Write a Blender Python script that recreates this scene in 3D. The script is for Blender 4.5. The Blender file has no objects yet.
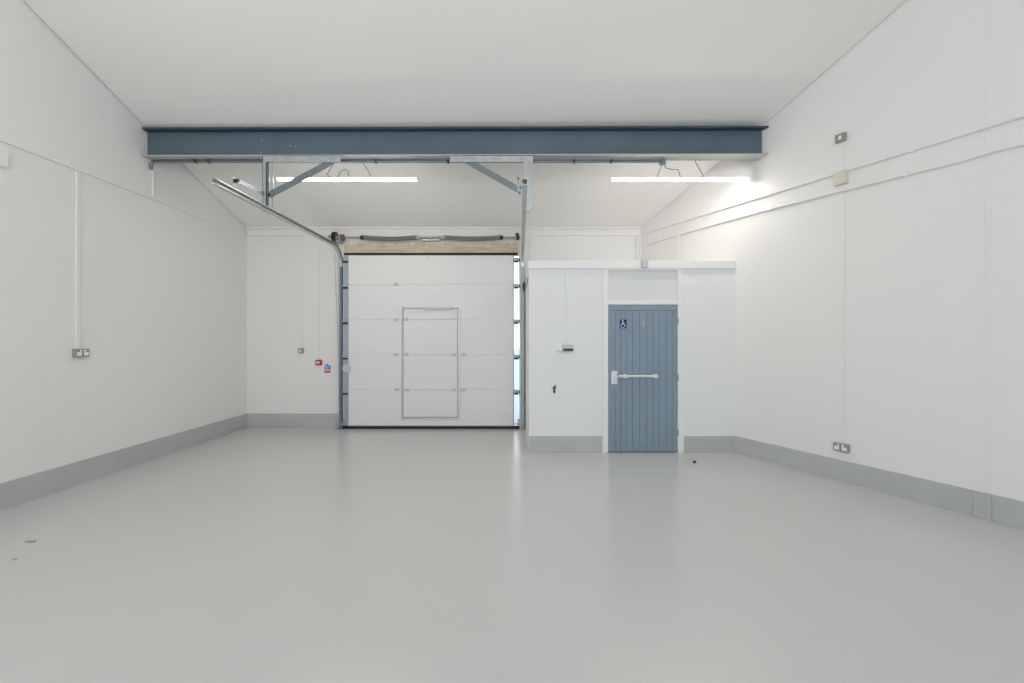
import bpy, bmesh, math, random
from mathutils import Vector, Matrix

random.seed(7)
C = bpy.context.scene.collection
FPX, CX, HY, CAMZ = 430.0, 512.0, 338.0, 1.526      # focal length (px), principal column, horizon row, eye height

def at(x, y, Y):
    """Point of the room seen at photo pixel (x, y) at depth Y."""
    s = FPX / Y
    return Vector(((x - CX) / s, Y, CAMZ + (HY - y) / s))

# ---------------------------------------------------------------- room dimensions
XL = -4.531                       # left wall plane
YB = 7.338                        # back wall plane
YT = 5.733                        # front of the toilet block
YREAR = -6.0
RA, RB = 5.733, -207.0 / FPX      # right wall: x = RA + RB*y
def xr(y): return RA + RB * y
ROOF = [(YB + .3, 3.403 - .3 * .357), (YB, 3.403), (5.35, 4.113), (3.977, 4.652), (0.4, 6.06), (YREAR - .3, 3.7)]
def roof(y):
    for (a, ha), (b, hb) in zip(ROOF, ROOF[1:]):
        if b <= y <= a:
            return ha + (hb - ha) * (y - a) / (b - a)
    return ROOF[-1][1]
def rz(x, y, h):                  # the ceiling also rises a little towards the right wall
    return h + .005 * (x - XL) * (YB - max(y, .4)) if y < YB else h

# ---------------------------------------------------------------- materials
def mat(name, col, rough=.6, metal=0.0, emit=None, strength=0, spec=None, coat=0):
    m = bpy.data.materials.new(name); m.use_nodes = True
    b = m.node_tree.nodes['Principled BSDF']
    b.inputs['Base Color'].default_value = (*col, 1)
    b.inputs['Roughness'].default_value = rough
    b.inputs['Metallic'].default_value = metal
    if spec is not None: b.inputs['Specular IOR Level'].default_value = spec
    if coat: b.inputs['Coat Weight'].default_value = coat
    if emit:
        b.inputs['Emission Color'].default_value = (*emit, 1)
        b.inputs['Emission Strength'].default_value = strength
    return m

def nd(m, t, **kw):
    n = m.node_tree.nodes.new(t)
    for k, v in kw.items(): setattr(n, k, v)
    return n
def lk(m, a, b): m.node_tree.links.new(a, b)
def bsdf(m): return m.node_tree.nodes['Principled BSDF']

def add_noise_colour(m, c1, c2, scale=3, detail=4, lo=.35, hi=.65, stretch=None):
    tc = nd(m, 'ShaderNodeTexCoord'); n = nd(m, 'ShaderNodeTexNoise')
    n.inputs['Scale'].default_value = scale; n.inputs['Detail'].default_value = detail
    src = tc.outputs['Object']
    if stretch:
        mp = nd(m, 'ShaderNodeMapping'); mp.inputs['Scale'].default_value = stretch
        lk(m, src, mp.inputs['Vector']); src = mp.outputs['Vector']
    lk(m, src, n.inputs['Vector'])
    r = nd(m, 'ShaderNodeValToRGB')
    r.color_ramp.elements[0].position = lo; r.color_ramp.elements[1].position = hi
    r.color_ramp.elements[0].color = (*c1, 1); r.color_ramp.elements[1].color = (*c2, 1)
    lk(m, n.outputs['Fac'], r.inputs['Fac']); lk(m, r.outputs['Color'], bsdf(m).inputs['Base Color'])
    return n, r

def add_bump(m, height, strength=.2, dist=.01, prev=None):
    b = nd(m, 'ShaderNodeBump'); b.inputs['Strength'].default_value = strength; b.inputs['Distance'].default_value = dist
    lk(m, height, b.inputs['Height'])
    if prev is not None: lk(m, prev, b.inputs['Normal'])
    lk(m, b.outputs['Normal'], bsdf(m).inputs['Normal'])
    return b.outputs['Normal']

def blockwork(name, axis, col, strength=.5, stretch=1.0, rough=.75):
    """White painted block wall, 450 x 225 mm courses."""
    m = mat(name, col, rough)
    tc = nd(m, 'ShaderNodeTexCoord'); sp = nd(m, 'ShaderNodeSeparateXYZ'); cb = nd(m, 'ShaderNodeCombineXYZ')
    lk(m, tc.outputs['Object'], sp.inputs['Vector'])
    mu = nd(m, 'ShaderNodeMath', operation='MULTIPLY'); mu.inputs[1].default_value = stretch
    lk(m, sp.outputs[axis], mu.inputs[0]); lk(m, mu.outputs[0], cb.inputs['X']); lk(m, sp.outputs['Z'], cb.inputs['Y'])
    br = nd(m, 'ShaderNodeTexBrick')
    br.inputs['Scale'].default_value = 1.0
    br.inputs['Mortar Size'].default_value = .004; br.inputs['Mortar Smooth'].default_value = .6
    br.inputs['Brick Width'].default_value = .45; br.inputs['Row Height'].default_value = .225
    lk(m, cb.outputs[0], br.inputs['Vector'])
    bc = nd(m, 'ShaderNodeTexBrick')                  # bed joints alone: these read stronger than the upright ones
    bc.inputs['Scale'].default_value = 1.0; bc.inputs['Mortar Size'].default_value = .004; bc.inputs['Mortar Smooth'].default_value = .6
    bc.inputs['Brick Width'].default_value = 500.0; bc.inputs['Row Height'].default_value = .225
    lk(m, cb.outputs[0], bc.inputs['Vector'])
    mxj = nd(m, 'ShaderNodeMath', operation='MULTIPLY_ADD'); mxj.inputs[1].default_value = .22
    hj = nd(m, 'ShaderNodeMath', operation='MULTIPLY'); hj.inputs[1].default_value = .78
    lk(m, bc.outputs['Fac'], hj.inputs[0]); lk(m, br.outputs['Fac'], mxj.inputs[0]); lk(m, hj.outputs[0], mxj.inputs[2])
    no = nd(m, 'ShaderNodeTexNoise'); no.inputs['Scale'].default_value = .9; no.inputs['Detail'].default_value = 2
    lk(m, tc.outputs['Object'], no.inputs['Vector'])
    # joints fade in and out where the paint has filled them
    ra = nd(m, 'ShaderNodeMapRange'); ra.inputs['From Min'].default_value = .38; ra.inputs['From Max'].default_value = .62
    ra.inputs['To Min'].default_value = .1; ra.inputs['To Max'].default_value = 1
    lk(m, no.outputs['Fac'], ra.inputs['Value'])
    x = nd(m, 'ShaderNodeMath', operation='MULTIPLY'); lk(m, mxj.outputs[0], x.inputs[0]); lk(m, ra.outputs[0], x.inputs[1])
    iv = nd(m, 'ShaderNodeMath', operation='SUBTRACT'); iv.inputs[0].default_value = 1; lk(m, x.outputs[0], iv.inputs[1])
    n1 = add_bump(m, iv.outputs[0], strength, .008)
    fn = nd(m, 'ShaderNodeTexNoise'); fn.inputs['Scale'].default_value = 45; fn.inputs['Detail'].default_value = 3
    lk(m, tc.outputs['Object'], fn.inputs['Vector'])
    add_bump(m, fn.outputs['Fac'], .06, .004, n1)
    return m

M = {}
WHITE = (.80, .794, .78)
M['wall_y'] = blockwork('painted_block_side', 'Y', WHITE, .28)
M['wall_r'] = blockwork('painted_block_right', 'Y', WHITE, .33, 1.11)
M['wall_x'] = blockwork('painted_block_back', 'X', WHITE, .25)
M['plaster'] = mat('white_plaster', (.80, .805, .81), .6)
M['cream'] = mat('cream_plaster', (.84, .81, .76), .8)
M['ceil'] = mat('ceiling_board', (.83, .82, .80), .8)
M['trim'] = mat('white_gloss_trim', (.82, .82, .82), .35)
M['panel_grey'] = mat('overdoor_panel', (.72, .725, .73), .5)
M['pvc'] = mat('white_conduit', (.80, .80, .78), .45)
M['beige'] = mat('beige_plastic', (.70, .66, .55), .5)
M['skirt'] = mat('grey_skirting_paint', (.33, .345, .355), .45)
add_noise_colour(M['skirt'], (.455, .468, .475), (.49, .50, .505), 2.5, 5)
M['beam'] = mat('blue_grey_steel_paint', (.095, .150, .195), .42)
add_noise_colour(M['beam'], (.082, .128, .162), (.096, .146, .182), 1.6, 5)
M['beam_dark'] = mat('dark_blue_steel_paint', (.032, .058, .078), .42)
M['primer_bounce'] = mat('bounce_grey_paint', (.44, .45, .44), .55)  # pale grey primer, with light bounced off the floor put into the colour
M['galv'] = mat('galvanised_steel', (.52, .55, .56), .42, .75)
add_noise_colour(M['galv'], (.40, .43, .44), (.48, .51, .52), 14, 3)
M['zinc'] = mat('zinc_plated_steel', (.36, .44, .49), .5, .5)
M['conduit'] = mat('steel_conduit', (.20, .23, .25), .35, .7)
M['track'] = mat('galvanised_track', (.56, .59, .57), .4, .7)
M['rail_shade'] = mat('shade_darkened_track', (.16, .18, .19), .45, .5)  # dark colour stands for the shadowed gap along the left door edge
M['dark'] = mat('dark_steel', (.03, .035, .04), .5, .3)
M['black'] = mat('black_rubber', (.008, .008, .008), .6)
M['spring'] = mat('oiled_spring_steel', (.33, .33, .33), .4, .75)
M['red_cone'] = mat('red_brown_casting', (.22, .10, .09), .6)
M['door_white'] = mat('white_sectional_panel', (.76, .765, .765), .45)
tc = nd(M['door_white'], 'ShaderNodeTexCoord'); wv = nd(M['door_white'], 'ShaderNodeTexWave', bands_direction='Z')
wv.inputs['Scale'].default_value = 5.2; wv.inputs['Distortion'].default_value = 0
lk(M['door_white'], tc.outputs['Object'], wv.inputs['Vector']); add_bump(M['door_white'], wv.outputs['Fac'], .12, .004)
M['alu'] = mat('pale_aluminium_frame', (.62, .64, .66), .35, .5)
M['frame_grey'] = mat('grey_gasket', (.36, .38, .40), .5)
M['hinge_grey'] = mat('grey_hinge', (.50, .54, .53), .45, .3)
M['blue_door'] = mat('blue_grey_door_paint', (.185, .255, .315), .38)
add_noise_colour(M['blue_door'], (.212, .288, .36), (.23, .308, .382), 1.8, 4)
M['handle'] = mat('satin_white_metal', (.74, .74, .72), .3, .2)
M['steel'] = mat('brushed_plate', (.42, .42, .40), .35, .6)
M['switch_metal'] = mat('grey_metalclad', (.33, .33, .31), .5, .3)
M['navy'] = mat('navy_sign', (.008, .010, .16), .7, 0, None, 0, .25)
M['sign_white'] = mat('sign_white', (.85, .85, .85), .5)
M['faded'] = mat('worn_brown_grey_plate', (.40, .40, .39), .4, .2)
M['red'] = mat('red_plastic', (.42, .012, .015), .4)
M['pink'] = mat('call_point_face', (.85, .60, .60), .35)
M['blue'] = mat('blue_sign', (.05, .17, .52), .5)
M['red_sign'] = mat('red_sign', (.62, .09, .07), .5)
M['label'] = mat('grey_round_label', (.56, .63, .65), .5)
M['box_grey'] = mat('pale_grey_box', (.55, .58, .60), .5)
M['wire'] = mat('grey_wire', (.16, .155, .15), .6)
M['led'] = mat('led_diffuser', (.9, .9, .9), .4, 0, (1.0, .925, .835), 44)
M['chip'] = mat('pale_wood_chip', (.36, .33, .20), .7)
M['apron'] = mat('concrete_apron', (.40, .44, .50), .9)

# timber: brown board, whitened along its top, with drips of white paint
m = M['timber'] = mat('old_timber', (.42, .33, .22), .8)
n, r = add_noise_colour(m, (.48, .39, .275), (.74, .63, .48), 3, 6, .3, .7, (.9, 1, 9))
tc = nd(m, 'ShaderNodeTexCoord'); sp = nd(m, 'ShaderNodeSeparateXYZ'); lk(m, tc.outputs['Object'], sp.inputs['Vector'])
mr = nd(m, 'ShaderNodeMapRange'); mr.inputs['From Min'].default_value = .12; mr.inputs['From Max'].default_value = .29
lk(m, sp.outputs['Z'], mr.inputs['Value'])
n2 = nd(m, 'ShaderNodeTexNoise'); n2.inputs['Scale'].default_value = 5; n2.inputs['Detail'].default_value = 5
mp = nd(m, 'ShaderNodeMapping'); mp.inputs['Scale'].default_value = (3.2, 1, .6)
lk(m, tc.outputs['Object'], mp.inputs['Vector']); lk(m, mp.outputs['Vector'], n2.inputs['Vector'])
ad = nd(m, 'ShaderNodeMath', operation='MULTIPLY_ADD'); ad.inputs[1].default_value = .9
lk(m, mr.outputs[0], ad.inputs[0]); lk(m, n2.outputs['Fac'], ad.inputs[2])
rp = nd(m, 'ShaderNodeValToRGB'); rp.color_ramp.elements[0].position = .62; rp.color_ramp.elements[1].position = 1.15 if False else .98
lk(m, ad.outputs[0], rp.inputs['Fac'])
mx = nd(m, 'ShaderNodeMix', data_type='RGBA'); mx.inputs['B'].default_value = (.70, .68, .64, 1)
lk(m, rp.outputs['Color'], mx.inputs['Factor']); lk(m, r.outputs['Color'], mx.inputs['A']); lk(m, mx.outputs['Result'], bsdf(m).inputs['Base Color'])

# floor: pale grey painted concrete with a sheen
m = M['floor'] = mat('grey_painted_floor', (.50, .50, .485), .3)
add_noise_colour(m, (.552, .552, .548), (.572, .572, .568), .35, 1, .2, .8)
tc = nd(m, 'ShaderNodeTexCoord'); n = nd(m, 'ShaderNodeTexNoise'); n.inputs['Scale'].default_value = .5; n.inputs['Detail'].default_value = 1
lk(m, tc.outputs['Object'], n.inputs['Vector'])
mr = nd(m, 'ShaderNodeMapRange'); mr.inputs['To Min'].default_value = .19; mr.inputs['To Max'].default_value = .25
lk(m, n.outputs['Fac'], mr.inputs['Value']); lk(m, mr.outputs[0], bsdf(m).inputs['Roughness'])

# ---------------------------------------------------------------- mesh builder
WL = {}                                              # world location of every object made here
class MB:
    def __init__(self, mtx=None):
        self.bm = bmesh.new(); self.M = mtx or Matrix.Identity(4)
    def _fin(self, geom_before):
        pass
    def box(self, a, b, bevel=0):
        a, b = Vector(a), Vector(b)
        x0, x1 = sorted((a.x, b.x)); y0, y1 = sorted((a.y, b.y)); z0, z1 = sorted((a.z, b.z))
        t = bmesh.new()
        vs = [t.verts.new(p) for p in ((x0,y0,z0),(x1,y0,z0),(x1,y1,z0),(x0,y1,z0),(x0,y0,z1),(x1,y0,z1),(x1,y1,z1),(x0,y1,z1))]
        for f in ((0,3,2,1),(4,5,6,7),(0,1,5,4),(1,2,6,5),(2,3,7,6),(3,0,4,7)): t.faces.new([vs[i] for i in f])
        if bevel:
            bmesh.ops.bevel(t, geom=t.edges[:] + t.verts[:], offset=bevel, segments=2, affect='EDGES', profile=.5)
        self._merge(t); return self
    def _merge(self, t, smooth=False):
        bmesh.ops.transform(t, matrix=self.M, verts=t.verts[:])
        bmesh.ops.recalc_face_normals(t, faces=t.faces[:])
        if smooth:
            for f in t.faces: f.smooth = True
        me = bpy.data.meshes.new('tmp'); t.to_mesh(me); t.free(); self.bm.from_mesh(me); bpy.data.meshes.remove(me)
    def hexa(self, pts):
        """Eight corners: bottom four, then top four, in the same turning order."""
        t = bmesh.new(); vs = [t.verts.new(p) for p in pts]
        for f in ((0,3,2,1),(4,5,6,7),(0,1,5,4),(1,2,6,5),(2,3,7,6),(3,0,4,7)): t.faces.new([vs[i] for i in f])
        self._merge(t); return self
    def prism(self, poly, vec):
        """Polygon (3-D points) pushed along vec."""
        t = bmesh.new(); vec = Vector(vec)
        a = [t.verts.new(p) for p in poly]; b = [t.verts.new(Vector(p) + vec) for p in poly]
        n = len(a); t.faces.new(a); t.faces.new(list(reversed(b)))
        for i in range(n): t.faces.new((a[i], b[i], b[(i+1) % n], a[(i+1) % n]))
        self._merge(t); return self
    def tube(self, pts, r, seg=10, smooth=True):
        pts = [Vector(p) for p in pts]; t = bmesh.new(); rings = []; up = None
        for i, p in enumerate(pts):
            d = (pts[min(i+1, len(pts)-1)] - pts[max(i-1, 0)]).normalized()
            if up is None:
                up = Vector((0,0,1)) if abs(d.z) < .9 else Vector((1,0,0))
            s = d.cross(up).normalized(); up = s.cross(d).normalized()
            rr = r[i] if isinstance(r, (list, tuple)) else r
            rings.append([t.verts.new(p + (s * math.cos(2*math.pi*k/seg) + up * math.sin(2*math.pi*k/seg)) * rr) for k in range(seg)])
        for a, b in zip(rings, rings[1:]):
            for k in range(seg): t.faces.new((a[k], a[(k+1) % seg], b[(k+1) % seg], b[k]))
        t.faces.new(list(reversed(rings[0]))); t.faces.new(rings[-1])
        self._merge(t, False)
        return self
    def disc(self, c, axis, r, depth, seg=24):
        c, axis = Vector(c), Vector(axis).normalized()
        return self.tube([c - axis * depth/2, c + axis * depth/2], r, seg)
    def bar(self, p, q, w, t_, wdir):
        """Flat bar from p to q, w wide (square to its run, within the plane normal to wdir), t_ thick along wdir."""
        p, q, wd = Vector(p), Vector(q), Vector(wdir).normalized()
        d = (q - p).normalized(); s = d.cross(wd).normalized() * w/2; h = wd * t_/2
        return self.hexa([p-s-h, p+s-h, p+s+h, p-s+h, q-s-h, q+s-h, q+s+h, q-s+h])
    def sweep(self, prof, path, X0):
        """Open strip profile [(dx, dn)] swept along a path of (y, z) points at x = X0; dn is square to the path."""
        t = bmesh.new(); rings = []
        for i, (y, z) in enumerate(path):
            a, b = path[max(i-1,0)], path[min(i+1,len(path)-1)]
            dy, dz = b[0]-a[0], b[1]-a[1]; L = math.hypot(dy, dz); ny, nz = dz/L, -dy/L
            xo = X0(y) if callable(X0) else X0
            rings.append([t.verts.new((xo + dx, y + ny*dn, z + nz*dn)) for dx, dn in prof])
        n = len(prof)
        for a, b in zip(rings, rings[1:]):
            for k in range(n): t.faces.new((a[k], a[(k+1) % n], b[(k+1) % n], b[k]))
        t.faces.new(rings[0]); t.faces.new(list(reversed(rings[-1])))
        self._merge(t); return self
    def build(self, name, material, parent=None, origin=None, smooth=None):
        if parent is not None: w = WL[parent.name] if origin is None else Vector(origin)
        else: w = Vector(origin) if origin is not None else Vector((0,0,0))
        bmesh.ops.translate(self.bm, vec=-w, verts=self.bm.verts[:])
        me = bpy.data.meshes.new(name); self.bm.to_mesh(me); self.bm.free()
        me.materials.append(material)
        if smooth:
            me.polygons.foreach_set('use_smooth', [True]*len(me.polygons))
            try: me.set_sharp_from_angle(angle=math.radians(40))
            except Exception: pass
        o = bpy.data.objects.new(name, me); C.objects.link(o); WL[o.name] = w
        if parent is not None:
            o.parent = parent; o.location = w - WL[parent.name]
        else: o.location = w
        return o

def tag(o, label, cat=None, group=None, kind=None):
    if label: o['label'] = label
    if cat: o['category'] = cat
    if group: o['group'] = group
    if kind: o['kind'] = kind
    return o
def thing(name, loc, label, cat, group=None, kind='thing'):
    o = bpy.data.objects.new(name, None); o.empty_display_size = .1; C.objects.link(o)
    o.location = loc; WL[o.name] = Vector(loc)
    return tag(o, label, cat, group, kind)

def frame(origin, u, n):
    u, n = Vector(u).normalized(), Vector(n).normalized()
    m = Matrix.Identity(4)
    for i in range(3): m[i][0] = u[i]; m[i][1] = n[i]; m[i][2] = (0,0,1)[i]; m[i][3] = origin[i]
    return m
NR = Vector((-1, RB, 0)).normalized()        # inward normal of the right wall
UR = Vector((RB, 1, 0)).normalized()
def FL(y, z): return frame((XL, y, z), (0,1,0), (1,0,0))
def FR(y, z): return frame((xr(y), y, z), UR, NR)
def FB(x, z, Y=YB): return frame((x, Y, z), (1,0,0), (0,-1,0))
def yl(px): return FPX * XL / (px - CX)              # depth on the left wall at a photo column
def yr(px): return FPX * RA / (px - 305.0)           # depth on the right wall

# ================================================================= THE SETTING
def S(o, label, cat): return tag(o, label, cat, None, 'structure')

S(MB().hexa([(XL-.3,YREAR-.3,-.2),(xr(YREAR)+.4,YREAR-.3,-.2),(xr(YB)+1.4,YB+.2,-.2),(XL-.3,YB+.2,-.2),
             (XL-.3,YREAR-.3,0),(xr(YREAR)+.4,YREAR-.3,0),(xr(YB)+1.4,YB+.2,0),(XL-.3,YB+.2,0)]).build('floor', M['floor']),
  'pale grey painted concrete floor with a soft sheen', 'floor')

# ceiling: sloping boards, a shadow gap left open along both side walls, and the roof deck above
def roof_slab(g0, t0, t1):
    b = MB()
    for (a, ha), (c, hc) in zip(ROOF, ROOF[1:]):
        q = [(XL+g0,a,ha),(xr(a)-g0,a,ha),(xr(c)-g0,c,hc),(XL+g0,c,hc)]
        b.hexa([(x,y,rz(x,y,h)+t0) for x,y,h in q] + [(x,y,rz(x,y,h)+t1) for x,y,h in q])
    return b
S(roof_slab(.012, 0, .12).build('ceiling', M['ceil']), 'sloping smooth white ceiling rising from the back wall', 'ceiling')
S(roof_slab(-.3, .12, .22).build('roof', M['frame_grey']), 'roof deck above the sloping ceiling', 'roof')

def side_poly(x_of, off):
    ys = [YB + .2, YB, 5.35, 3.977, .4, YREAR - .2]
    return [Vector((x_of(y)+off, y, -.0)) for y in (YREAR-.2, YB+.2)] + [Vector((x_of(y)+off, y, rz(x_of(y), y, roof(y))+.125)) for y in ys]
S(MB().prism(side_poly(lambda y: XL, 0), (-.2,0,0)).build('wall_left', M['wall_y']), 'long white painted block wall on the left', 'wall')
S(MB().prism(side_poly(xr, 0), (.2,0,0)).build('wall_right', M['wall_r']), 'long white painted block wall on the right, angled inward', 'wall')
DX0, DX1, DZ = -2.884, .128, 2.955        # opening of the sectional door
b = MB()
b.box((XL-.2,YB,0),(DX0,YB+.2,3.45)).box((DX1,YB,0),(xr(YB)+.1,YB+.2,3.45)).box((DX0,YB,DZ),(DX1,YB+.2,3.45))
S(b.build('wall_back', M['wall_x']), 'white painted back wall around the large sectional door', 'wall')
b = MB()
b.box((XL-.2,YREAR-.2,0),(xr(YREAR)+.2,YREAR,.9)).box((XL-.2,YREAR-.2,3.0),(xr(YREAR)+.2,YREAR,3.9))
b.box((XL-.2,YREAR-.2,.9),(-3.2,YREAR,3.0)).box((4.2,YREAR-.2,.9),(xr(YREAR)+.2,YREAR,3.0))
S(b.build('wall_rear', M['wall_x']), 'white wall behind the viewer with a wide window', 'wall')

# toilet block in the back right corner
TX0, TZ = at(529, 0, YT).x, 2.545
JX0, JX1 = at(603, 0, YT).x, at(683, 0, YT).x
b = MB()
b.box((TX0,YT,0),(JX0,YT+.1,TZ)).box((JX1,YT,0),(xr(YT)+.05,YT+.1,TZ))
S(b.build('wall_toilet_front', M['plaster']), 'smooth white front wall of the corner toilet block', 'wall')
S(MB().box((TX0,YT+.1,0),(TX0+.1,YB,TZ)).build('wall_toilet_side', M['cream']), 'cream side wall of the toilet block beside the door track', 'wall')
S(MB().hexa([(x,y,z) for z in (TZ-.06, TZ-.002) for x,y in ((TX0+.1,YT+.1),(xr(YT)-.05,YT+.1),(xr(YB)+.05,YB),(TX0+.1,YB))]).build('ceiling_toilet', M['plaster']), 'flat white lid over the corner toilet block', 'ceiling')
FZ0, FZ1 = at(0, 268.7, YT).z, at(0, 260.8, YT).z
S(MB().box((TX0-.012,YT-.022,FZ0),(xr(YT-.02)-.012,YT,FZ1),.003).build('trim_1', M['trim']), 'white fascia board along the top of the toilet block', 'trim')

# skirting paint bands
SK = .239
def skirt_u(name, fm, u0, u1, h, label, t=.008):
    r = MB(fm).box((u0,0,0),(u1,t,h),.002)
    return S(r.build(name, M['skirt']), label, 'baseboard')
skirt_u('baseboard_left', FL(0,0), YREAR, YB, SK, 'grey painted skirting band along the left wall')
skirt_u('baseboard_back', FB(0,0), XL, DX0-.055, SK, 'grey painted skirting band on the back wall left of the sectional door')
kr = math.hypot(1, RB)
b = MB(FR(0,0)).box((YREAR*kr,0,0),((YT-.005)*kr,.008,.222),.002)
jy = yr(983)*kr
b.box((jy-.055,0,0),(jy+.055,.022,.205),.004)
S(b.build('baseboard_right', M['skirt']), 'grey painted skirting band along the right wall with a boxed joint', 'baseboard')
SKT = at(0, 436, YT).z
skirt_u('baseboard_toilet_left', FB(0,0,YT), TX0, JX0-.01, SKT, 'grey skirting on the toilet block left of the blue door')
skirt_u('baseboard_toilet_right', FB(0,0,YT), JX1+.01, xr(YT)-.01, SKT, 'grey skirting on the toilet block right of the blue door')
b = MB(FR(yr(986.5), 0)).box((-.028,0,.205),(-.006,.004,roof(yr(986.5))-.01)).box((.006,0,.205),(.028,.004,roof(yr(986.5))-.01))
S(b.build('trim_2', M['wall_r']), 'vertical movement joint strip down the right wall', 'trim')
b = MB().box((XL+.001,YB-.03,roof(YB)-.012),(xr(YB)-.01,YB,roof(YB)+.03))
S(b.build('trim_3', M['ceil']), 'thin white trim where the ceiling meets the back wall', 'trim')
S(MB().box((-14,YB+.2,-.12),(14,60,-.02)).build('ground_outside', M['apron']), 'concrete apron outside seen through the sectional door gap', 'ground')

# ================================================================= STEEL BEAM
BY, BZ0, BZ1, FW = 5.35, 3.752, 4.108, .178
bm_ = thing('steel_beam', (-.8, BY, BZ0), 'blue-grey painted steel I-beam spanning the room under the ceiling', 'beam')
TILT = .0027
def slab(y0, y1, z0, z1): return MB(Matrix.Shear('XY',4,(0,0)) @ Matrix(((1,0,0,0),(0,1,0,0),(TILT,0,1,-TILT*XL),(0,0,0,1)))).hexa([(XL+.004,y0,z0),(xr(y0)-.06,y0,z0),(xr(y1)-.06,y1,z0),(XL+.004,y1,z0),(XL+.004,y0,z1),(xr(y0)-.06,y0,z1),(xr(y1)-.06,y1,z1),(XL+.004,y1,z1)])
slab(BY-.008, BY+.008, BZ0+.012, BZ1-.02).build('web', M['beam'], bm_)
tag(slab(BY-FW/2, BY+FW/2, BZ1-.028, BZ1-.004).build('top_flange', M['beam_dark'], bm_), 'dark blue top flange')
tag(slab(BY-FW/2, BY+FW/2, BZ0, BZ0+.013).build('bottom_flange', M['primer_bounce'], bm_), 'pale grey bottom flange')
for px, py in ((262,141),(290,146),(296,147),(261,153)):
    p = at(px, py, BY-.008)
    MB().disc((p.x, BY-.011, p.z), (0,1,0), .008, .006, 8).build('bolt_head', M['primer_bounce'], bm_)

# ================================================================= LED BATTENS
LY, LZ = 5.46, at(0, 179.3, 5.46).z
def batten(x0, x1, wires, flex, label):
    a, c = at(x0,0,LY).x, at(x1,0,LY).x
    t = thing('batten_light', ((a+c)/2, LY, LZ), label, 'light', 'LED battens hung under the steel beam')
    MB().box((a+.012,LY-.028,LZ+.004),(c-.012,LY+.028,LZ+.020),.003).build('housing', M['trim'], t)
    b = MB(); prof = [(-.026,.004),(-.026,-.008),(-.018,-.015),(0,-.017),(.018,-.015),(.026,-.008),(.026,.004)]
    b.prism([(a+.014, LY+dy, LZ+dz) for dy, dz in prof], (c-a-.028,0,0)).build('diffuser', M['led'], t)
    for e in (a, c-.014):
        MB().box((e,LY-.027,LZ-.018),(e+.014,LY+.027,LZ+.019),.004).build('end_cap', M['trim'], t)
    for w in wires:
        MB().tube([at(x, y, Y) for x, y, Y in w], .0045, 6).build('suspension_wire', M['wire'], t)
    MB().tube([at(x, y, LY) for x, y in flex], .005, 6).build('power_flex', M['wire'], t)
    return t
batten(277, 418, [[(334.6,161.5,5.43),(327,174.5,LY),(331,177.5,LY)], [(361,161,5.43),(366,167,5.44),(371.5,177,LY)]],
       [(337.5,177.5),(340,172),(345,169),(348,171),(349,177.5)], 'long white lit LED batten above the sectional door, behind the grey brace')
batten(611, 749, [[(663.5,164,5.43),(660,169,5.44),(657,177,LY)], [(694.5,157.5,5.40),(695.5,162,5.42),(704,177,LY)]],
       [(663,163),(666,168),(672,169.8),(678,169.5),(680.5,177)], 'long white lit LED batten above the toilet block, touching the right wall')

# ================================================================= CONDUITS AND TRUNKING
# dark steel conduit under the beam
cy, cz, cr = 5.375, 3.733, .018
x0 = XL + .05
t = thing('beam_conduit', (-.8, cy, cz), 'dark steel conduit with saddles running along the underside of the beam', 'conduit')
pts = [(XL+.02,cy,cz-.10)] + [(XL+.02+.06*(1-math.cos(a)),cy,cz-.06+.06*math.sin(a)) for a in [i*math.pi/2/8 for i in range(9)]]
jx = at(660,0,cy).x
pts.append((jx,cy,cz))
MB().tube(pts, cr, 12).build('pipe', M['conduit'], t, smooth=True)
for px in (196, 209, 376, 448, 574, 611):
    x = at(px,0,cy).x
    MB().box((x-.012,cy-.024,cz-.021),(x+.012,cy+.024,cz+.018),.003).build('saddle', M['dark'], t)
MB().box((jx-.005,cy-.035,cz-.040),(jx+.055,cy+.035,cz+.018),.006).build('conduit_box', M['conduit'], t)
MB().box((jx+.055,cy-.016,cz-.050),(jx+.075,cy+.016,cz-.006),.004).build('cable_gland', M['zinc'], t)

def wall_run(name, fm, boxes, label, cat='trunking', group=None, m='pvc', bev=.003):
    b = MB(fm)
    for a, c in boxes: b.box(a, c, bev)
    return tag(b.build(name, M[m]), label, cat, group, 'thing')
TZL = 3.268
wall_run('cable_trunking', FL(0,TZL), [((2.2,0,0),(YB-.01,.022,.040))], 'white cable trunking running the length of the left wall')
wall_run('conduit_drop', FL(yl(152.3),0), [((-.010,0,TZL+.04),(.010,.02,cz-.09))], 'short white conduit linking the beam conduit to the left wall trunking', 'conduit')
wall_run('conduit_drop', FL(yl(77),0), [((-.020,0,1.413),(.020,.018,TZL-.002))], 'white trunking drop above the left wall socket', 'conduit')
wall_run('cable_trunking', FB(0,0), [((XL+.03,0,at(0,236,YB).z),(at(333,0,YB).x,.03,at(0,231.2,YB).z))], 'white cable trunking along the back wall top, left of the sectional door')
wall_run('cable_trunking', FB(0,0), [((at(531,0,YB).x,0,at(0,235.6,YB).z),(xr(YB)-.03,.03,at(0,231.4,YB).z))], 'white cable trunking along the back wall top, above the toilet block')
for px, y0, y1, lab in ((301.5, 236.4, 347.8, 'thin white conduit dropping to the grey switch on the back wall'), (319, 236.4, 359.5, 'thin white conduit dropping to the red call point')):
    wall_run('conduit_drop', FB(at(px,0,YB).x,0), [((-.012,0,at(0,y1,YB).z),(.012,.014,at(0,y0,YB).z))], lab, 'conduit')
wall_run('conduit_drop', FB(at(567,0,YT).x,0,YT), [((-.008,0,at(0,345,YT).z),(.008,.012,FZ0-.002))], 'thin white conduit down to the metal wall box on the toilet block', 'conduit')
wall_run('conduit_drop', FB(at(530.6,0,YB).x,0), [((-.008,0,TZ+.005),(.008,.02,at(0,232,YB).z-.0))], 'thin pipe at the top left back corner of the toilet block', 'conduit')

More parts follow.
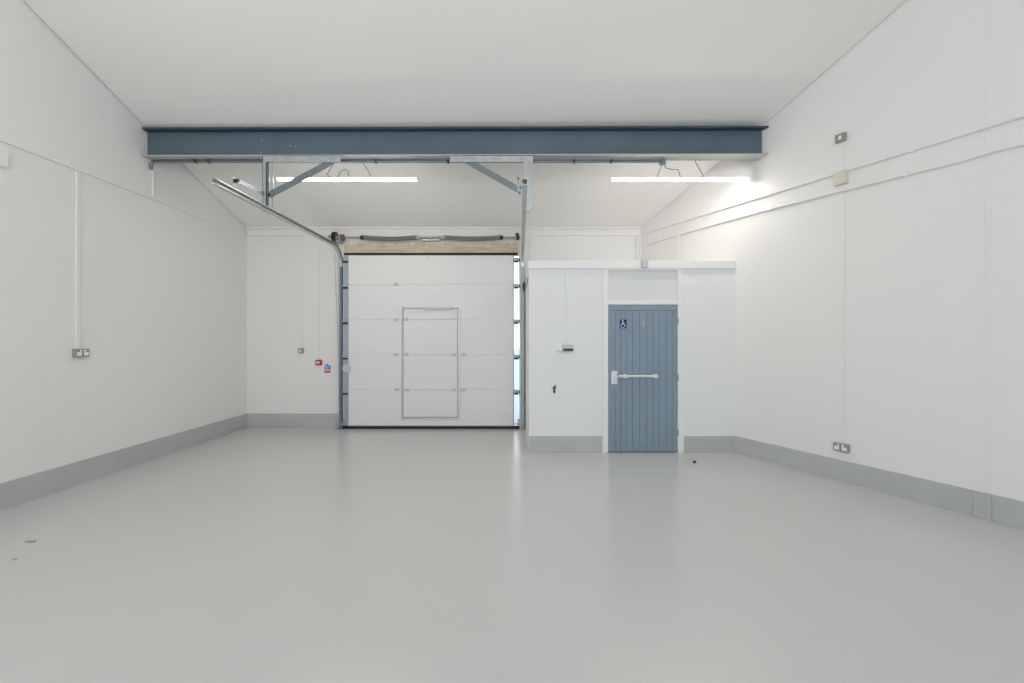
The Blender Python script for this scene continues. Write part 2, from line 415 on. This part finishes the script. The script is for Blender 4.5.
# round painted conduits on the right wall
def rwp(y, z, off): return Vector((xr(y),y,z)) + NR*off
t = thing('wall_conduit', rwp(4.5,3.295,0), 'upper of two white conduits running along the right wall', 'conduit', 'white conduits along the right wall')
MB().tube([rwp(y,3.292,.016) for y in (7.2,6,5,4.2,3.7)] + [rwp(3.5,3.297,.018), rwp(2.2,3.30,.018)], [.013]*5 + [.017]*2, 12).build('pipe', M['pvc'], t, smooth=True)
for y in (6.5, 5.3, 4.05, 3.0): MB(FR(y,3.292)).box((-.01,0,-.02),(.01,.031,.02),.003).build('saddle', M['pvc'], t)
t = thing('wall_conduit', rwp(4.5,3.09,0), 'lower of two white conduits running along the right wall, slightly wavy', 'conduit', 'white conduits along the right wall')
lw = [(7.16,3.092),(6.5,3.108),(5.4,3.112),(4.7,3.095),(4.2,3.082),(3.75,3.070),(3.55,3.078),(3.4,3.066),(2.2,3.06)]
MB().tube([rwp(y,z,.016) for y, z in lw], .014, 12).build('pipe', M['pvc'], t, smooth=True)
for y, z in ((6.6,3.106),(5.3,3.111),(4.1,3.079),(2.95,3.064)): MB(FR(y,z)).box((-.01,0,-.02),(.01,.031,.02),.003).build('saddle', M['pvc'], t)
b = MB().tube([rwp(yr(680.5),TZ+.005,.036), rwp(yr(680.5),3.30,.036)], .009, 10)
tag(b.build('conduit_drop', M['pvc'], smooth=True), 'white conduit crossing both wall conduits down to the toilet block lid', 'conduit', None, 'thing')
b = MB().tube([Vector((2.13,YB-.03,TZ+.005)), Vector((2.13,YB-.03,3.25))], .02, 10)
tag(b.build('conduit_drop', M['pvc'], smooth=True), 'white vertical pipe in the corner above the grey fascia box', 'conduit', None, 'thing')
yv = yr(843.8)
b = MB(FR(yv,0)).box((-.009,0,.408),(.009,.011,3.072),.002)
tag(b.build('conduit_drop', M['pvc']), 'long thin white conduit down the right wall to the low socket', 'conduit', None, 'thing')
b = MB(FR(yv,0)).box((-.007,0,3.315),(.007,.011,3.57),.002)
tag(b.build('conduit_drop', M['pvc']), 'short white conduit between the beige box and the high metal switch', 'conduit', None, 'thing')

# ================================================================= SOCKETS, SWITCHES, BOXES
def double_socket(fm, loc, label):
    t = thing('double_socket', loc, label, 'socket', 'double metal sockets low on the side walls')
    MB(fm).box((-.073,0,-.043),(.073,.04,.043),.004).build('back_box', M['switch_metal'], t)
    for s in (-1, 1):
        MB(fm).box((s*.036-.024,.04,-.028),(s*.036+.024,.043,.010),.002).build('outlet', M['sign_white'], t)
        MB(fm).box((s*.022-.009,.04,.014),(s*.022+.009,.046,.034),.002).build('rocker', M['sign_white'], t)
    MB(fm).disc((0,.041,0),(0,1,0),.004,.004,10).build('screw', M['galv'], t)
double_socket(FL(yl(79),1.369), (XL,yl(79),1.369), 'grey metal double socket on the left wall')
double_socket(FR(yr(842.5),.362), (xr(yr(842.5)),yr(842.5),.362), 'grey metal double socket just above the right skirting')
def metal_switch(fm, loc, w, h, label, group=None):
    t = thing('metal_switch', loc, label, 'switch', group)
    MB(fm).box((-w/2,0,-h/2),(w/2,.04,h/2),.004).build('back_box', M['switch_metal'], t)
    MB(fm).box((-w*.17,.04,-h*.24),(w*.10,.047,h*.2),.002).build('rocker', M['sign_white'], t)
    return t
p = at(301.6,350.5,YB); metal_switch(FB(p.x,p.z), p, .086, .086, 'small square grey switch on the back wall left of the red call point')
p = rwp(yr(841.8),at(841.8,138.3,yr(841.8)).z,0); metal_switch(FR(p.y,p.z), p, .096, .088, 'small grey metal switch high on the right wall above the beige box')
yb_ = yr(842); zb = at(0,178.4,yb_).z
t = thing('junction_box', rwp(yb_,zb,0), 'square beige junction box between the two right wall conduits', 'box')
MB(FR(yb_,zb)).box((-.062,.0,-.072),(.062,.045,.072),.006).build('body', M['beige'], t)
MB(FR(yb_,zb)).box((-.058,.045,-.068),(.058,.052,.068),.004).build('lid', M['beige'], t)
t = thing('junction_box', (XL,3.7,3.12), 'white box under the left wall trunking at the picture edge', 'box')
MB(FL(3.70,3.12)).box((-.13,0,-.085),(.127,.055,.085),.006).build('body', M['pvc'], t)
MB(FL(3.70,3.12)).box((-.122,.055,-.078),(.119,.062,.078),.004).build('lid', M['pvc'], t)
p = at(644,264.3,YT-.022)
t = thing('junction_box', p, 'small pale grey box on the fascia of the toilet block', 'box')
MB(FB(p.x,p.z,YT-.022)).box((-.042,0,-.05),(.042,.045,.05),.005).build('body', M['box_grey'], t)
MB(FB(p.x,p.z,YT-.022)).box((-.038,.045,-.046),(.038,.05,.046),.003).build('lid', M['box_grey'], t)
p = at(564.5,348.2,YT)
t = thing('wall_switch_box', p, 'slim metal box with a dark slot and white cover on the toilet block wall', 'box')  # surface switch box with a white blank cover beside it
MB(FB(p.x,p.z,YT)).box((-.115,0,-.04),(-.03,.03,.04),.005).build('cover', M['trim'], t)
MB(FB(p.x,p.z,YT)).box((-.03,0,-.044),(.113,.045,.044),.005).build('body', M['steel'], t)
MB(FB(p.x,p.z,YT)).box((-.022,.045,-.034),(.108,.05,-.004),.003).build('slot', M['dark'], t)
for u in (-.005,.028,.06,.09): MB(FB(p.x,p.z,YT)).box((u-.01,.045,.008),(u+.01,.049,.034),.002).build('terminal', M['hinge_grey'], t)
p = at(554.5,389,YT)
b = MB(FB(p.x,p.z,YT))
b.tube([(.005,-.01,.01),(.004,.018,.025),(.012,.022,.055)], [.012,.012,.004], 8).tube([(-.002,-.01,-.012),(-.006,.02,-.02),(0,.022,-.055)], [.015,.016,.007], 8).tube([(-.01,-.01,.0),(-.016,.02,.012),(-.012,.024,.03)], .007, 8)
tag(b.build('cable_stub', M['dark']), 'small black cable stub poking out of the toilet block wall', 'cable', None, 'thing')

# red call point and the notice beside it
p = at(319.3,362.4,YB)
t = thing('call_point', p, 'small red fire call point on the back wall beside the sectional door', 'call point')
MB(FB(p.x,p.z)).box((-.05,0,-.045),(.05,.045,.045),.006).build('body', M['red'], t)
MB(FB(p.x,p.z)).box((-.034,.045,-.02),(.03,.05,.024),.002).build('glass', M['pink'], t)
p = at(327.5,368.3,YB)
t = thing('fire_notice_sign', p, 'small blue and red fire notice below the red call point', 'sign')
f = FB(p.x,p.z)
MB(f).box((-.058,0,-.088),(.058,.005,.088),.001).build('plate', M['sign_white'], t)
MB(f).box((-.05,.005,-.022),(.056,.007,.05),.001).build('blue_panel', M['blue'], t)
MB(f).box((-.018,.005,.052),(.012,.007,.08),.001).build('pictogram', M['blue'], t)
MB(f).box((-.054,.005,-.078),(.054,.007,-.036),.001).build('red_panel', M['red_sign'], t)
b = MB(f)
for k, (u0, u1) in enumerate(((-.04,.03),(-.042,.045),(-.036,.02))): b.box((u0,.007,.03-k*.02),(u1,.008,.036-k*.02))
b.build('text_line', M['sign_white'], t)

# ================================================================= SECTIONAL DOOR  (door_1)
YD = 7.22
def dx(px): return at(px,0,YD).x
def dz(py): return at(0,py,YD).z
PX0, PX1 = dx(348.3), dx(513.2)
d1 = thing('door_1', ((PX0+PX1)/2, YD, 0), 'large white sectional overhead door with a small wicket door in it', 'door', None, 'structure')
zs = [dz(p) for p in (425.5, 389.7, 354.6, 319.5, 284.4, 255.2)]
for z0, z1 in zip(zs, zs[1:]):
    MB().box((PX0,YD,z0+.0022),(PX1,YD+.042,z1-.0022),.003).box((PX0,YD+.008,z0-.006 if z0 > .1 else z0),(PX1,YD+.036,z1-.008)).build('section', M['door_white'], d1)
tag(MB().box((PX0,YD-.004,.048),(PX1,YD+.044,zs[0]),.002).build('bottom_rail', M['alu'], d1), 'pale aluminium bottom rail')
tag(MB().box((DX0+.002,YD-.008,.002),(DX1-.002,YD+.046,.05),.006).build('bottom_seal', M['black'], d1), 'black rubber bottom seal')
tag(MB().box((dx(343.5),YD+.01,zs[-1]+.002),(dx(518),YD+.05,dz(252.6)),.004).build('top_seal', M['black'], d1), 'black rubber top seal')
tag(MB().box((PX0-.075,YD-.006,.06),(PX0+.004,YD+.04,zs[-1]),.002).build('end_stile', M['zinc'], d1), 'bluish zinc end stile')
MB().box((PX1-.004,YD-.006,.06),(PX1+.014,YD+.04,zs[-1]),.002).build('end_stile', M['zinc'], d1)
# roller hinges along both edges
for py in (260.5, 286.5, 321.8, 357.0, 392.0):
    z = dz(py)
    for e, s in ((dx(345.6),-1),(dx(516.2),1)):
        h = MB().box((e-.045,YD-.035,z-.012),(e+.045,YD-.004,z+.042),.006).build('roller_hinge', M['zinc'], d1)
        MB().box((e-.035,YD-.04,z-.040),(e+.040,YD-.006,z-.012),.004).build('hinge_pin', M['dark'], h)
        MB().disc((e+s*.055,YD-.02,z),(1,0,0),.022,.02,14).build('roller', M['black'], h)
# small intermediate hinges
for py, xs in ((284.4,(396,)),(319.5,(396,406)),(354.6,(396.4,406.6,454,463.7)),(389.7,(396.8,407,454,464))):
    for px in xs:
        z, x = dz(py), dx(px)
        MB().box((x-.032,YD-.022,z-.022),(x+.032,YD-.001,z+.022),.005).build('hinge_plate', M['hinge_grey'], d1)
for px, py in ((462.5,282.5),(451,319),(462.5,319)):
    MB().box((dx(px)-.03,YD-.012,dz(py)-.012),(dx(px)+.03,YD-.001,dz(py)+.012),.004).build('hinge_cover', M['sign_white'], d1)
MB().disc((dx(429),YD-.008,dz(257.3)),(0,1,0),.016,.014,12).build('catch', M['hinge_grey'], d1)
# wicket door
wx0, wx1, wz0, wz1 = dx(401.2), dx(459.8), dz(419.2), dz(306.3)
b = MB(); w = .034; y0, y1 = YD-.018, YD-.001
b.box((wx0,y0,wz0),(wx0+w,y1,wz1),.003).box((wx1-w,y0,wz0),(wx1,y1,wz1),.003).box((wx0+w,y0,wz1-w),(wx1-w,y1,wz1),.003).box((wx0+w,y0,wz0),(wx1-w,y1,wz0+w),.003)
tag(b.build('wicket_frame', M['alu'], d1), 'pale aluminium frame of the wicket door')
b = MB(); e = .022
b.box((wx0+e,y0-.003,wz0+e),(wx0+w+.006,y1,wz1-e)).box((wx1-w-.006,y0-.003,wz0+e),(wx1-e,y1,wz1-e)).box((wx0+e,y0-.003,wz1-w-.006),(wx1-e,y1,wz1-e)).box((wx0+e,y0-.003,wz0+e),(wx1-e,y1,wz0+w+.006))
tag(b.build('gasket', M['frame_grey'], d1), 'grey gasket round the wicket door')
b = MB(); lx0, lx1 = wx0+w+.004, wx1-w-.004
zz = [wz0+w+.004] + zs[1:4] + [wz1-w-.004]
for a, c in zip(zz, zz[1:]): b.box((lx0,YD-.012,a+.002),(lx1,YD-.001,c-.002),.003)
wk = tag(b.build('wicket_door', M['door_white'], d1), 'white personnel door set in the sectional door')
b = MB().box((dx(403.6),YD-.016,dz(377)),(dx(405.6),YD-.011,dz(369)),.002).tube([(dx(404.6),YD-.012,dz(372)),(dx(404.6),YD-.05,dz(372)),(dx(406.5),YD-.055,dz(372))], .008, 8)
b.build('lever_handle', M['handle'], wk)
tag(MB().box((dx(423),YD-.05,dz(309.6)),(dx(452),YD-.012,dz(306.9)),.005).build('door_closer', M['box_grey'], wk), 'pale grey door closer')
# round label on the left stile
p = Vector((dx(347.2), YD-.042, dz(368.2)))
lb = tag(MB().disc((p.x,YD-.039,p.z),(0,1,0),.067,.006,32).build('round_label', M['label'], d1), 'round grey label')
b = MB()
ring = [Vector((p.x+.052*math.cos(i*math.pi/16), YD-.0425, p.z+.052*math.sin(i*math.pi/16))) for i in range(33)]
b.tube(ring, .004, 5)
b.box((p.x-.034,YD-.044,p.z-.006),(p.x-.012,YD-.041,p.z+.016)).box((p.x-.004,YD-.044,p.z-.010),(p.x+.032,YD-.041,p.z+.006)).box((p.x-.02,YD-.044,p.z-.03),(p.x+.02,YD-.041,p.z-.02))
b.build('label_print', M['steel'], lb)
# bottom corner brackets
for px0, px1 in ((336.5,346.2),(514.5,525)):
    b = MB().box((dx(px0),YD-.05,dz(424)),(dx(px1),YD-.006,dz(422.6)),.002).box((dx(px0)+.05,YD-.02,.06),(dx(px1)-.03,YD-.006,.17),.003)
    b.build('bottom_bracket', M['galv'], d1)

# ================================================================= DOOR TRACKS
RC = .31; TZT = 3.03; TY = 7.205
def path():
    p = [(TY,.02),(TY,1.2),(TY,TZT-RC)]
    p += [(TY-RC+RC*math.cos(a), TZT-RC+RC*math.sin(a)) for a in [i*math.pi/2/14 for i in range(1,14)]]
    p += [(TY-RC,TZT),(5.6,TZT),(4.13,TZT)]
    return p
def cut(p, a, c): return p[a:c]
def track(sgn, xw, toe, label):
    t = thing('door_track', (xw,TY,0), label, 'track', 'galvanised tracks of the sectional door')
    k = .0035; d = .05; h = .028
    C_ = [(0,-h),(d,-h),(d,-h+.010),(d-k,-h+.010),(d-k,-h+k),(k,-h+k),(k,h-k),(d-k,h-k),(d-k,h-.010),(d,h-.010),(d,h),(0,h)]
    prof = [(-sgn*a, b_) for a, b_ in C_]
    P = path()
    profv = [(a * .7 - sgn * .014, b_) for a, b_ in prof]
    MB().sweep(profv, P[0:3], xw).build('vertical_rail', M['rail_shade' if sgn < 0 else 'zinc'], t)
    MB().sweep(prof, P[2:17], xw).build('curved_rail', M['track'], t, smooth=True)
    MB().sweep(prof, P[16:], lambda y: xw + toe * (TY-RC-y)).build('ceiling_rail', M['track'], t)
    # wall angle behind the vertical rail
    wa = .075 if sgn < 0 else .024
    b = MB().box((xw,TY-.03,0),(xw+sgn*.004,YB,2.80)).box((xw,YB-.006,0),(xw+sgn*wa,YB-.001,2.80))
    b.build('wall_angle', M['galv'], t)
    for z in (.25,1.1,1.9,2.6):
        MB().disc((xw+sgn*wa*.6,YB-.012,z),(0,1,0),.012,.014,6).build('bolt', M['zinc'], t)
    MB().box((xw,TY-.045,0),(xw+sgn*wa*.8,YB,.012),.002).build('foot_plate', M['galv'], t)
    return t
track(-1, -2.885, 0, 'galvanised door track curving from the left door edge out under the ceiling')
track(1, .200, -.018, 'galvanised door track curving up from the right door edge, beside the toilet block')

# ================================================================= TRACK HANGERS UNDER THE BEAM
HYY = 5.245
def hx(px): return at(px,0,HYY).x
def hz(py): return at(0,py,HYY).z
t = thing('track_hanger', (hx(266),HYY,3.1), 'grey steel hanger frame with diagonal brace holding the left door track', 'bracket', 'steel hangers bolted under the beam')
b = MB().box((hx(262.5),HYY-.004,3.075),(hx(266),HYY,3.750)).box((hx(262.5),HYY-.004,3.075),(hx(263.0),HYY+.045,3.750))
b.build('post', M['galv'], t)
MB().box((hx(266),HYY+.012,3.075),(hx(268.4),HYY+.016,3.750)).box((hx(265.6),HYY-.002,3.075),(hx(266),HYY+.016,3.750)).build('post_flange', M['conduit'], t)
b = MB().box((hx(270.6),HYY+.02,3.075),(hx(272.2),HYY+.024,3.750)).box((hx(268.2),HYY+.02,3.70),(hx(270.6),HYY+.024,3.750))
b.build('slotted_strip', M['galv'], t)
b = MB().box((hx(265),HYY-.008,3.668),(hx(341),HYY-.004,3.750)).box((hx(265),HYY-.008,3.746),(hx(341),HYY+.06,3.750))
b.build('top_angle', M['galv'], t)
MB().bar((hx(269),HYY+.004,hz(195)),(hx(333),HYY+.004,hz(161)),.078,.006,(0,1,0)).build('brace', M['conduit'], t)
p0, p1 = Vector((hx(263),HYY-.01,hz(193))), Vector((-2.86,4.47,3.165))
MB().bar(p0,p1,.045,.008,(1,.1,0)).build('strut', M['zinc'], t)
b = MB().box((-2.892,4.45,TZT+.024),(-2.888,4.51,3.20)).box((-2.892,4.43,TZT+.028),(-2.84,4.53,TZT+.034))
b.build('track_clip', M['zinc'], t)
MB().disc((-2.865,4.475,3.165),(1,0,0),.020,.045,8).build('bolt', M['dark'], t)
MB().disc((hx(269),HYY-.004,hz(195)),(0,1,0),.016,.02,8).build('bolt', M['dark'], t)
b = MB().box((-2.99,HYY-.02,3.05),(-2.885,HYY+.03,3.09)); b.build('rail_bracket', M['galv'], t)

t = thing('track_hanger', (hx(528),HYY,3.1), 'grey steel hanger frame with diagonal brace holding the right door track', 'bracket', 'steel hangers bolted under the beam')
b = MB().box((hx(524.2),HYY-.004,hz(208.3)),(hx(532.2),HYY,3.750)).box((hx(523.6),HYY-.004,hz(208.3)),(hx(524.2),HYY+.05,3.750))
b.build('post', M['galv'], t)
b = MB().box((hx(450),HYY-.008,3.670),(hx(533),HYY-.004,3.750)).box((hx(450),HYY-.008,3.746),(hx(533),HYY+.06,3.750))
b.build('top_angle', M['galv'], t)
MB().bar((hx(466),HYY+.004,hz(160)),(hx(520),HYY+.004,hz(190.5)),.075,.006,(0,1,0)).build('brace', M['conduit'], t)
b = MB().box((hx(517.2),HYY-.012,hz(195)),(hx(519.2),HYY-.006,hz(177.5)),.001).box((hx(519.2),HYY-.012,hz(195)),(hx(521.6),HYY-.008,hz(184)),.001)
b.build('track_clip', M['zinc'], t)
for px, py in ((518.3,179),(520.3,188),(519.5,193)):
    MB().disc((hx(px),HYY-.016,hz(py)),(0,1,0),.011,.014,8).build('bolt', M['dark'], t)
MB().box((.135,HYY-.02,3.06),(.215,HYY+.03,3.13),.002).build('rail_bracket', M['galv'], t)

# ================================================================= TIMBER HEADER AND TORSION SPRINGS
hx0, hx1 = at(344,0,7.3).x, at(518,0,7.3).x
tag(MB().box((hx0,7.298,2.955),(hx1,YB-.001,at(0,236.2,7.298).z),.003).build('timber_header', M['timber'], origin=(hx0,7.3,2.955)), 'rough brown timber header board above the sectional door', 'board', None, 'thing')
SY, SZ = 7.20, at(0,237.5,7.20).z
def sx(px): return at(px,0,SY).x
t = thing('torsion_spring_shaft', (sx(430),SY,SZ), 'long steel shaft with two sagging coil springs above the sectional door', 'spring shaft')
MB().tube([(sx(332),SY,SZ),(sx(520.5),SY,SZ)], .0135, 10).build('shaft', M['spring'], t, smooth=True)
def coil(x0, x1, sag):
    n = int(abs(x1-x0)/.0115); pts = []
    for i in range(n*8+1):
        f = i/(n*8); x = x0+(x1-x0)*f; a = i*math.pi/4
        dz_ = -sag*math.sin(math.pi*f)
        pts.append((x, SY+.036*math.cos(a), SZ+.002+dz_+.036*math.sin(a)))
    MB().tube(pts, .0048, 5).build('spring', M['spring'], t)
coil(sx(363.5), sx(416), .026); coil(sx(444.5), sx(500), .022)
for px, s in ((362,1),(417.5,-1),(443,1),(501.5,-1)):
    b = MB().tube([(sx(px)-.03*s,SY,SZ),(sx(px)+.01*s,SY,SZ),(sx(px)+.045*s,SY,SZ)], [.026,.040,.030], 14); b.build('spring_cone', M['dark'] if px in (362,501.5) else M['galv'], t)
b = MB().box((sx(421),SY+.03,SZ-.045),(sx(439.5),SY+.095,SZ+.035),.004)
tag(b.build('centre_plate', M['steel'], t), 'steel centre bearing plate')
for px in (420.5,430,440): MB().tube([(sx(px)-.012,SY,SZ),(sx(px)+.012,SY,SZ)], .03, 12).build('bearing', M['galv'], t)
tag(MB().tube([(sx(333.2),SY,SZ-.0),(sx(336.6),SY,SZ-.0)], .092, 20).build('cable_drum', M['black'], t), 'black cable drum')
MB().box((sx(336.7),SY-.045,SZ-.08),(sx(340.8),SY+.10,SZ+.045),.004).build('end_bracket', M['zinc'], t)
for dzz in (.022,-.035): MB().disc((sx(338.6),SY-.05,SZ+dzz),(0,1,0),.016,.016,8).build('bolt', M['dark'], t)
tag(MB().tube([(sx(340.8),SY,SZ),(sx(343.8),SY,SZ)], .055, 16).build('brake', M['red_cone'], t), 'red-brown spring brake')
MB().box((sx(328.3),SY-.02,SZ-.005),(sx(331),SY+.04,SZ+.04),.004).build('shaft_collar', M['steel'], t)
MB().tube([(sx(516.3),SY,SZ),(sx(519.4),SY,SZ)], .04, 16).build('cable_drum', M['dark'], t)
MB().box((sx(515.5),SY-.01,SZ+.045),(sx(519),SY+.09,SZ+.075),.003).build('end_bracket', M['dark'], t)
for px, zt in ((335.0, SZ-.08), (519.0, SZ-.03)):
    MB().tube([(sx(px),SY-.03,zt),(at(341.5 if px<400 else 520,0,SY).x,SY-.03,.2)], .003, 5).build('lift_cable', M['spring'], t)

# ================================================================= TOILET DOOR (door_2)
def tx(px): return at(px,0,YT).x
def tz(py): return at(0,py,YT).z
d2 = thing('door_2', (tx(643),YT,0), 'blue-grey boarded toilet door with wheelchair sign and pull bar', 'door', None, 'structure')
LX0, LX1, LZ0, LZ1 = tx(608.4), tx(677.2), .012, tz(305)
# frame: two posts, transom and the plain panel above
b = MB()
b.box((JX0,YT-.012,0),(LX0-.004,YT+.09,FZ0),.003).box((LX1+.004,YT-.012,0),(JX1,YT+.09,FZ0),.003)
b.box((LX0-.004,YT-.012,LZ1+.004),(LX1+.004,YT+.09,tz(300.8)),.003).box((LX0-.004,YT-.012,tz(270.5)),(LX1+.004,YT+.09,FZ0),.003)
b.build('door_frame', M['trim'], d2)
MB().box((LX0-.004,YT+.012,tz(300.8)),(LX1+.004,YT+.04,tz(270.5)),.002).build('transom_panel', M['panel_grey'], d2)
b = MB()
b.box((LX0,YT+.004,LZ0),(LX1,YT+.040,LZ1))
edges = [608.4,615,620.5,626,632.5,639.5,646.2,652.6,659,666,672,677.2]
for a, c in zip(edges, edges[1:]): b.box((tx(a)+.0012,YT-.008,LZ0),(tx(c)-.0012,YT+.006,tz(310.6)-.0015),.003)
b.box((LX0,YT-.009,tz(310.6)+.0015),(LX1,YT+.006,LZ1),.003)
leaf = b.build('leaf', M['blue_door'], d2)
# lever handle on its white plate
h = MB().box((tx(611),YT-.02,tz(384)),(tx(617),YT-.008,tz(370.8)),.006).build('handle', M['handle'], d2)
MB().tube([(tx(614),YT-.015,tz(376.5)),(tx(614),YT-.055,tz(376.5)),(tx(615),YT-.06,tz(376.5)),(tx(622),YT-.06,tz(376.5))], .009, 10).build('lever', M['handle'], h)
MB().disc((tx(614),YT-.022,tz(381.5)),(0,1,0),.008,.006,12).build('keyhole', M['steel'], h)
# pull bar on two round roses
pb = MB().tube([(tx(617.5),YT-.06,tz(375.8)),(tx(654.8),YT-.06,tz(375.8))], .016, 14).build('pull_bar', M['handle'], d2, smooth=True)
for px in (624.2,654.6):
    b = MB().disc((tx(px),YT-.014,tz(375.8)),(0,1,0),.030,.012,20).tube([(tx(px),YT-.01,tz(375.8)),(tx(px),YT-.062,tz(375.8))], .013, 12).disc((tx(px),YT-.06,tz(375.8)),(0,1,0),.026,.04,18)
    b.build('rose', M['handle'], pb)
for py in (321,377.5,432.5):
    MB().tube([(LX1+.004,YT-.014,tz(py)-.045),(LX1+.004,YT-.014,tz(py)+.045)], .011, 10).build('hinge', M['steel'], d2)
MB().box((LX0-.003,YT-.014,tz(380)),(LX0+.006,YT-.004,tz(374.5)),.002).build('latch', M['steel'], d2)
# wheelchair symbol sign
x0_, x1_, z0_, z1_ = tx(619.7), tx(626.3), tz(328.2), tz(319.7)
sg = tag(MB().box((x0_,YT-.013,z0_),(x1_,YT-.008,z1_),.001).build('wheelchair_sign', M['navy'], d2), 'navy sign with white wheelchair symbol')
cxs, czs = (x0_+x1_)/2, (z0_+z1_)/2; yy = YT-.0148
b = MB()
b.disc((cxs-.008,yy,czs+.040),(0,1,0),.0095,.003,14)
b.bar((cxs-.007,yy,czs+.028),(cxs-.003,yy,czs-.006),.011,.003,(0,1,0))
b.bar((cxs-.006,yy,czs+.014),(cxs+.018,yy,czs+.012),.008,.003,(0,1,0))
b.bar((cxs-.006,yy,czs-.004),(cxs+.018,yy,czs-.005),.010,.003,(0,1,0))
b.bar((cxs+.015,yy,czs-.003),(cxs+.026,yy,czs-.032),.009,.003,(0,1,0))
b.bar((cxs+.022,yy,czs-.032),(cxs+.034,yy,czs-.028),.007,.003,(0,1,0))
b.tube([(cxs-.004+.026*math.cos(a), yy, czs-.020+.026*math.sin(a)) for a in [math.radians(110+i*215/18) for i in range(19)]], .0042, 5)
b.build('wheelchair_symbol', M['sign_white'], sg)
# worn standing-figure pictogram beside it
b = MB(); fx, fz = tx(643.2), tz(324)
b.disc((fx,YT-.010,fz+.052),(0,1,0),.012,.005,14).box((fx-.016,YT-.012,fz-.008),(fx+.016,YT-.008,fz+.034),.001)
b.box((fx-.027,YT-.012,fz-.004),(fx-.019,YT-.008,fz+.034),.001).box((fx+.019,YT-.012,fz-.004),(fx+.027,YT-.008,fz+.034),.001)
b.box((fx-.014,YT-.012,fz-.055),(fx-.002,YT-.008,fz-.008),.001).box((fx+.002,YT-.012,fz-.055),(fx+.014,YT-.008,fz-.008),.001)
tag(b.build('figure_pictogram', M['faded'], d2), 'small worn metal standing figure')

# ================================================================= ODDMENTS
b = MB().box((at(522.9,0,7.0).x,6.99,at(0,290.5,7.0).z),(at(524.6,0,7.0).x,7.02,at(0,282.5,7.0).z),.003)
t = thing('sensor_cable', (TX0,7.0,at(0,286,7.0).z), 'short dark cable from the toilet block corner to a black clip', 'cable')
b.build('clip', M['black'], t)
MB().tube([at(524.3,290,7.0), at(525.6,288,6.6), at(527.2,282,6.1), at(528.2,277.5,5.9)], .005, 6).build('wire', M['wire'], t)
p = Vector((at(694.5,0,FPX*CAMZ/(462.6-HY)).x, FPX*CAMZ/(462.6-HY), 0))
b = MB().tube([p, p+Vector((0,0,.012)), p+Vector((0,0,.014)), p+Vector((0,0,.026))], [.019,.019,.011,.010], 12)
tag(b.build('floor_stop', M['black']), 'tiny black rubber stop on the floor in front of the toilet block', 'door stop', None, 'thing')
Yc = FPX*CAMZ/(542-HY); pc = Vector(((30.5-CX)/FPX*Yc, Yc, 0))
b = MB().hexa([pc+Vector(v) for v in ((-.035,-.008,.001),(.03,-.014,.001),(.036,.008,.001),(-.03,.012,.001),(-.033,-.006,.008),(.028,-.012,.012),(.034,.006,.012),(-.028,.01,.008))])
tag(b.build('wood_chip', M['chip']), 'small pale wood chip lying on the floor near the left wall', 'chip', None, 'thing')
Yc = FPX*CAMZ/(559.5-HY); pc = Vector(((14.5-CX)/FPX*Yc, Yc, 0))
b = MB().hexa([pc+Vector(v) for v in ((-.014,-.006,.001),(.012,-.008,.001),(.014,.006,.001),(-.012,.006,.001),(-.012,-.004,.007),(.01,-.006,.009),(.012,.004,.009),(-.01,.004,.007))])
tag(b.build('paint_flake', M['frame_grey']), 'tiny grey paint flake on the floor at the left edge, nearer than the wood chip', 'flake', None, 'thing')

# ================================================================= LIGHT
w = bpy.data.worlds.new('World'); bpy.context.scene.world = w; w.use_nodes = True
bg = w.node_tree.nodes['Background']; bg.inputs['Color'].default_value = (.90, .96, 1.0, 1); bg.inputs['Strength'].default_value = 2.2
def area(name, loc, rot, sx_, sy_, power, col):
    l = bpy.data.lights.new(name, 'AREA'); l.shape = 'RECTANGLE'; l.size = sx_; l.size_y = sy_; l.energy = power; l.color = col
    o = bpy.data.objects.new(name, l); C.objects.link(o); o.location = loc; o.rotation_euler = rot
    return o
# daylight entering by the wide rear window
area('rear_window_daylight', (-.3, YREAR+.02, 1.95), (math.radians(90),0,0), 7.4, 2.1, 92, (.76,.87,1.0))
# added unseen point lamps above and behind the viewer brighten walls and ceiling
for x in (-2.7, .3):
    for y in (1.6, -2.6):
        l = bpy.data.lights.new('fill_lamp', 'POINT'); l.energy = 39; l.color = (1.0,.99,.972); l.shadow_soft_size = .3
        o = bpy.data.objects.new('fill_lamp', l); C.objects.link(o); o.location = (x, y, 3.3)

# ================================================================= CAMERA
cam = bpy.data.cameras.new('camera'); co = bpy.data.objects.new('camera', cam); C.objects.link(co)
co.location = (0,0,CAMZ); co.rotation_euler = (math.radians(90), math.radians(0.0), 0)
cam.sensor_width = 36; cam.lens = FPX/1024*36; cam.shift_x = 0; cam.shift_y = (HY-341.5)/1024
cam.clip_start = .05
sc = bpy.context.scene; sc.camera = co
sc.view_settings.view_transform = 'Standard'; sc.view_settings.look = 'None'
sc.view_settings.gamma = 1; sc.view_settings.use_curve_mapping = False; sc.view_settings.exposure = -0.03
sc.cycles.use_denoising = True
sc.cycles.max_bounces = 16; sc.cycles.diffuse_bounces = 10; sc.cycles.glossy_bounces = 4
